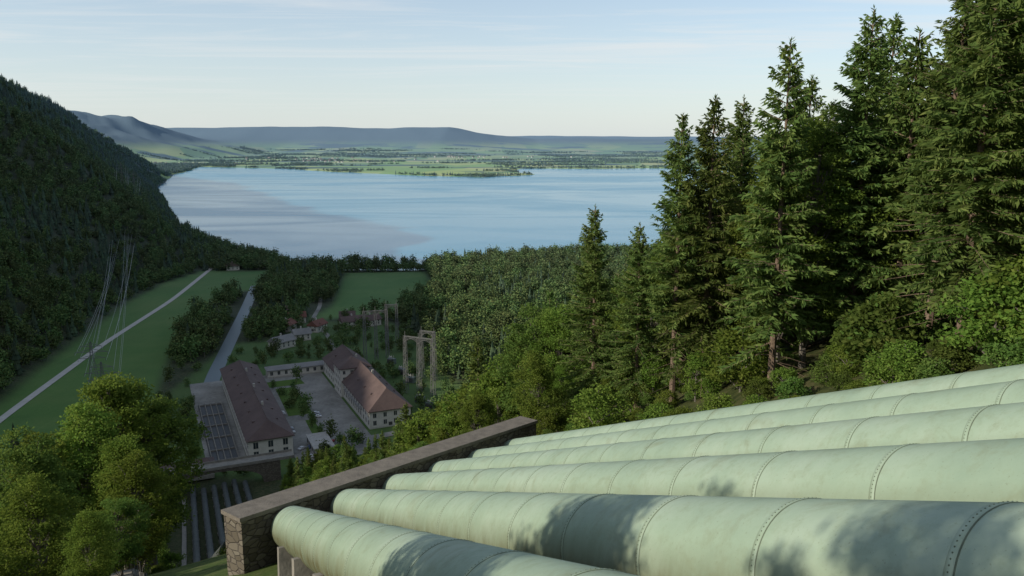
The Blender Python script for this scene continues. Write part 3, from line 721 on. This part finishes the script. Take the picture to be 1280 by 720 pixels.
mb=MB(); O=(-121,346,4); 
mb.add([(O[0]+ex*a+nx*b,O[1]+ey*a+ny*b,4.18) for a,b in ((-12,20.2),(-12,60),(140,60),(140,-18),(0,-18),(0,-.3),(129.5,-.3),(129.5,20.2))],[(0,1,2,3,4,5,6,7)])
mb.obj('plant_yard',[M_asph])
M_lawn=simple('lawn_grass',(.06,.11,.025),(.11,.17,.04),.3,.95,.3,.1)
mb=MB()
for (a0,a1,b0_,b1_) in [(8,46,33,39),(56,108,27,40),(112,124,24,46),(-10,4,34,48)]:
    mb.add([(O[0]+ex*a+nx*b,O[1]+ey*a+ny*b,4.26) for a,b in ((a0,b0_),(a0,b1_),(a1,b1_-1),(a1,b0_+1))],[(0,1,2,3)])
mb.obj('lawn',[M_lawn])
P=empty('tailrace_basin'); mb=MB()
for q in range(5): mb.box(O,(ex,ey),(nx,ny),2,96,-4.0-2.9*q,-3.6-2.9*q,.1,1.4)
for q in range(6): mb.box(O,(ex,ey),(nx,ny),2+18*q,2.6+18*q,-15.5,-4.1,.1,1.1)
mb.obj('dividing_walls',[M_concd],P)
mb=MB(); mb.box(O,(ex,ey),(nx,ny),3,95,-16,-3.5,.2,.5); mb.obj('dark_gravel',[M_dark],P)
P=empty('arch_bridge'); b0=np.array([-146,303.]); b1=np.array([-100,324.]); bl=np.linalg.norm(b1-b0); bd=(b1-b0)/bl; bn=np.array([bd[1],-bd[0]])
zb=15.0
for side,(o0,o1) in enumerate(((0,.8),(-6,-5.2))):
    V=[];n=40
    for k in range(n+1):
        u=bl*k/n; c=(u-bl/2)/(bl*.36); zu=zb-9.5 if abs(c)>=1 else zb-8.0+6.8*math.sqrt(max(0,1-c*c*.98))
        zu=min(zu,zb-1.1)
        if abs(c)>=1: zu=zb-14
        for o_ in (o0,o1):
            q=b0+bd*u+bn*o_; V+= [(q[0],q[1],zu),(q[0],q[1],zb)]
    Fc=[]
    for k in range(n):
        a=4*k; Fc+=[(a,a+4,a+5,a+1),(a+2,a+3,a+7,a+6),(a,a+2,a+6,a+4),(a+1,a+5,a+7,a+3)]
    add_mesh('arch_wall',V,Fc,[M_stone],None,P)
mb=MB(); OB=(b0[0],b0[1],zb)
mb.box(OB,bd,bn,-6,bl+6,-6.4,1.2,.004,.35,0)
mb.box(OB,bd,bn,-6,bl+6,1.0,1.25,.36,1.3,0); mb.box(OB,bd,bn,-6,bl+6,-6.45,-6.2,.36,1.3,0); mb.obj('deck_and_parapets',[M_concd],P)
# ------------------------------------------------------------------ lattice structures
def lattice_col(mb,x,y,z0,h,w0,w1,ax,ay,r=.11,step=3.0):
    def c(z,i):
        w=(w0+(w1-w0)*z/h)/2; sx_,sy_=((-1,-1),(1,-1),(1,1),(-1,1))[i]
        return (x+ax[0]*w*sx_+ay[0]*w*sy_,y+ax[1]*w*sx_+ay[1]*w*sy_,z0+z)
    n=max(2,int(h/step))
    for i in range(4): mb.seg(c(0,i),c(h,i),r*1.5)
    for k in range(n):
        za,zc=h*k/n,h*(k+1)/n
        for i in range(4):
            if (k+i)%2: mb.seg(c(za,i),c(zc,(i+1)%4),r*.7)
            else: mb.seg(c(za,(i+1)%4),c(zc,i),r*.7)
            mb.seg(c(zc,i),c(zc,(i+1)%4),r*.7)
def gantry(x,y,ax,ay,h,sp=9.5,n=3):
    P=empty('switchyard_gantry'); mb=MB()
    for q in range(n): lattice_col(mb,x+ax[0]*sp*q,y+ax[1]*sp*q,4,h,2.3,1.3,ax,ay,.09,3.4)
    mb.obj('lattice_columns',[M_steel],P); mb=MB()
    for q in range(n-1):
        K=8
        for o_ in (-.7,.7):
            pr=None
            for k in range(K+1):
                f=k/K; u=sp*(q+f); zt=4+h-.3; zl=zt-3.6+2.6*(1-(2*f-1)**2)
                bx,by=x+ax[0]*u+ay[0]*o_,y+ax[1]*u+ay[1]*o_
                cur=((bx,by,zt),(bx,by,zl)); mb.seg(cur[0],cur[1],.06)
                if pr: mb.seg(pr[0],cur[0],.13); mb.seg(pr[1],cur[1],.10); mb.seg(pr[0],cur[1],.06)
                pr=cur
    for q in range(n):
        bx,by=x+ax[0]*sp*q,y+ax[1]*sp*q; mb.seg((bx,by,4+h),(bx,by,4+h+2.6),.12)
    mb.obj('crossbeams',[M_steel],P)
gantry(-99,520,(.80,.25),(-.42,.907),34,9.0)
gantry(-90,556,(.80,.25),(-.42,.907),31,9.0,2)
gantry(-62,448,(.90,-.42),(.42,.907),35,9.2)
gantry(-56,478,(.90,-.42),(.42,.907),31,9.2,2)
def pylon(x,y,h,ang_,name='electricity_pylon'):
    z=hscalar(x,y)-.5; ax=(math.cos(ang_),math.sin(ang_)); ay=(-ax[1],ax[0]); P=empty(name)
    mb=MB(); lattice_col(mb,x,y,z,h*.72,5.5,1.6,ax,ay,.085,3.2); lattice_col(mb,x,y,z+h*.72,h*.28,1.6,.5,ax,ay,.08,1.8)
    mb.obj('tower_body',[M_steel],P); mb=MB(); att=[]
    for (f,l) in ((.68,7.5),(.80,9.0),(.91,6.0)):
        for sg in (-1,1):
            e=(x+ax[0]*l*sg,y+ax[1]*l*sg,z+h*f); 
            for o_ in (-.8,.8):
                mb.seg((x+ay[0]*o_,y+ay[1]*o_,z+h*f),e,.09); mb.seg((x+ay[0]*o_,y+ay[1]*o_,z+h*f+1.8),e,.08)
            mb.seg(e,(e[0],e[1],e[2]-1.8),.1); att.append((e[0],e[1],e[2]-1.8))
    mb.obj('crossarms',[M_steel],P); return att
a1=pylon(-246,451,31,.2); a2=pylon(-556,1180,46,.6); a3=pylon(-218,408,31,.1); a4=pylon(-590,1215,46,.6)
def wires(A,B,sag,name='power_lines'):
    mb=MB()
    for p,q in zip(A,B):
        K=28; pr=None
        for k in range(K+1):
            f=k/K; c=(p[0]+(q[0]-p[0])*f,p[1]+(q[1]-p[1])*f,p[2]+(q[2]-p[2])*f-sag*4*f*(1-f))
            if pr: mb.seg(pr,c,.08,0,3)
            pr=c
    mb.obj(name,[M_wire])
wires(a1,a2,24); wires(a3,a4,26)
def car(x,y,a,colr):
    P=empty('parked_car'); c_,s_=math.cos(a),math.sin(a); ax=(c_,s_);ay=(-s_,c_)
    m=simple('car_paint_%d'%len(bpy.data.materials),tuple(v*.85 for v in colr),colr,.2,.3,0,.6)
    prof=[(-2.1,.35),(-2.15,.8),(-1.9,.98),(-1.3,1.02),(-.8,1.42),(.5,1.45),(1.15,1.0),(1.95,.85),(2.15,.6),(2.1,.35)]
    V=[];n=len(prof)
    for w in (-.85,.85):
        for (u,z) in prof:
            ww=w*(.82 if z>1.2 else 1); V.append((x+c_*u-s_*ww,y+s_*u+c_*ww,4.2+z))
    Fc=[(k,(k+1)%n,n+(k+1)%n,n+k) for k in range(n)]+[tuple(range(n)),tuple(range(2*n-1,n-1,-1))]
    add_mesh('body',V,Fc,[m],None,P)
    mb=MB(); mb.box((x,y,4.2),ax,ay,-.75,.45,-.80,.80,1.05,1.34); mb.box((x,y,4.2),ax,ay,-1.15,.95,-.6,.6,1.03,1.25); mb.obj('windows',[M_glass],P)
    mb=MB()
    for u in (-1.35,1.35):
        for w in (-.88,.7):
            p0=(x+c_*u-s_*w,y+s_*u+c_*w,4.2+.34); p1=(x+c_*u-s_*(w+.18),y+s_*u+c_*(w+.18),4.2+.34); mb.seg(p0,p1,.34,0,12)
    mb.obj('wheels',[M_dark],P)
for k,(a,b,cc) in enumerate([(6,25,(.6,.6,.6)),(6,29,(.05,.08,.2)),(9,40,(.5,.05,.04)),(30,24,(.7,.7,.7)),(33,24,(.04,.04,.05)),(36,24,(.4,.42,.44)),(60,24,(.6,.6,.62)),(63,24,(.7,.7,.7)),(48,41,(.7,.7,.7)),(51,41,(.1,.1,.12)),(54,41,(.55,.56,.58)),(-6,27,(.7,.7,.7))]):
    car(O[0]+ex*a+nx*b,O[1]+ey*a+ny*b,1.1+.1*k if k<3 else .43,cc)
# ------------------------------------------------------------------ world, sun, camera
EL=math.radians(26); AZ=math.radians(-114)
w=bpy.data.worlds.new('World'); scene.world=w; w.use_nodes=True; nt=w.node_tree; nt.nodes.clear()
out=nt.nodes.new('ShaderNodeOutputWorld'); bg=nt.nodes.new('ShaderNodeBackground'); sky=nt.nodes.new('ShaderNodeTexSky')
sky.sky_type='NISHITA'; sky.sun_disc=False; sky.sun_elevation=EL; sky.sun_rotation=AZ; sky.altitude=600; sky.air_density=1.0; sky.dust_density=.8; sky.ozone_density=1.5
tc=nt.nodes.new('ShaderNodeTexCoord'); sx=nt.nodes.new('ShaderNodeSeparateXYZ'); nt.links.new(tc.outputs['Generated'],sx.inputs[0])
zz=math_(nt,'MAXIMUM',sx.outputs[2],.03); cb=nt.nodes.new('ShaderNodeCombineXYZ')
nt.links.new(math_(nt,'DIVIDE',sx.outputs[0],zz),cb.inputs[0]); nt.links.new(math_(nt,'DIVIDE',sx.outputs[1],zz),cb.inputs[1])
cn=noise(nt,mapping(nt,cb.outputs[0],(.22,.7,1),(0,0,.35)),1.0,9,.64,.6)
cn2=noise(nt,mapping(nt,cb.outputs[0],(.12,.16,1),(0,0,0)),1.0,3,.5)
cf=ramp(nt,math_(nt,'MULTIPLY',cn,math_(nt,'ADD',cn2,.5)),[(.46,(0,0,0)),(.68,(1,1,1))])
cf=math_(nt,'MULTIPLY',cf,math_(nt,'MULTIPLY',math_(nt,'SUBTRACT',sx.outputs[2],.01),9.0,True))
veil=math_(nt,'ADD',.14,math_(nt,'MULTIPLY',.66,math_(nt,'POWER',math_(nt,'SUBTRACT',1.0,math_(nt,'MAXIMUM',sx.outputs[2],0.0),True),6.0)))
c=mixc(nt,veil,sky.outputs[0],(4.55,5.0,5.2))
c=mixc(nt,math_(nt,'MULTIPLY',cf,.6),c,(5.5,5.55,5.5))
nt.links.new(c,bg.inputs[0]); bg.inputs[1].default_value=.15; nt.links.new(bg.outputs[0],out.inputs[0])
sd=bpy.data.lights.new('sun','SUN'); sd.energy=4.7; sd.angle=math.radians(.55); sd.color=(1,.90,.75)
so=link(bpy.data.objects.new('sun',sd)); Sdir=Vector((math.sin(AZ)*math.cos(EL),math.cos(AZ)*math.cos(EL),math.sin(EL)))
so.rotation_euler=Sdir.to_track_quat('Z','Y').to_euler(); so.location=(-50,0,300)
cam=bpy.data.cameras.new('camera'); cam.lens=28; cam.sensor_width=36; cam.clip_start=.1; cam.clip_end=80000
co=link(bpy.data.objects.new('camera',cam)); co.location=(0,0,CAMZ); co.rotation_euler=(math.radians(79.5),0,0); scene.camera=co
scene.view_settings.view_transform='Standard'; scene.view_settings.look='None'; scene.view_settings.exposure=0
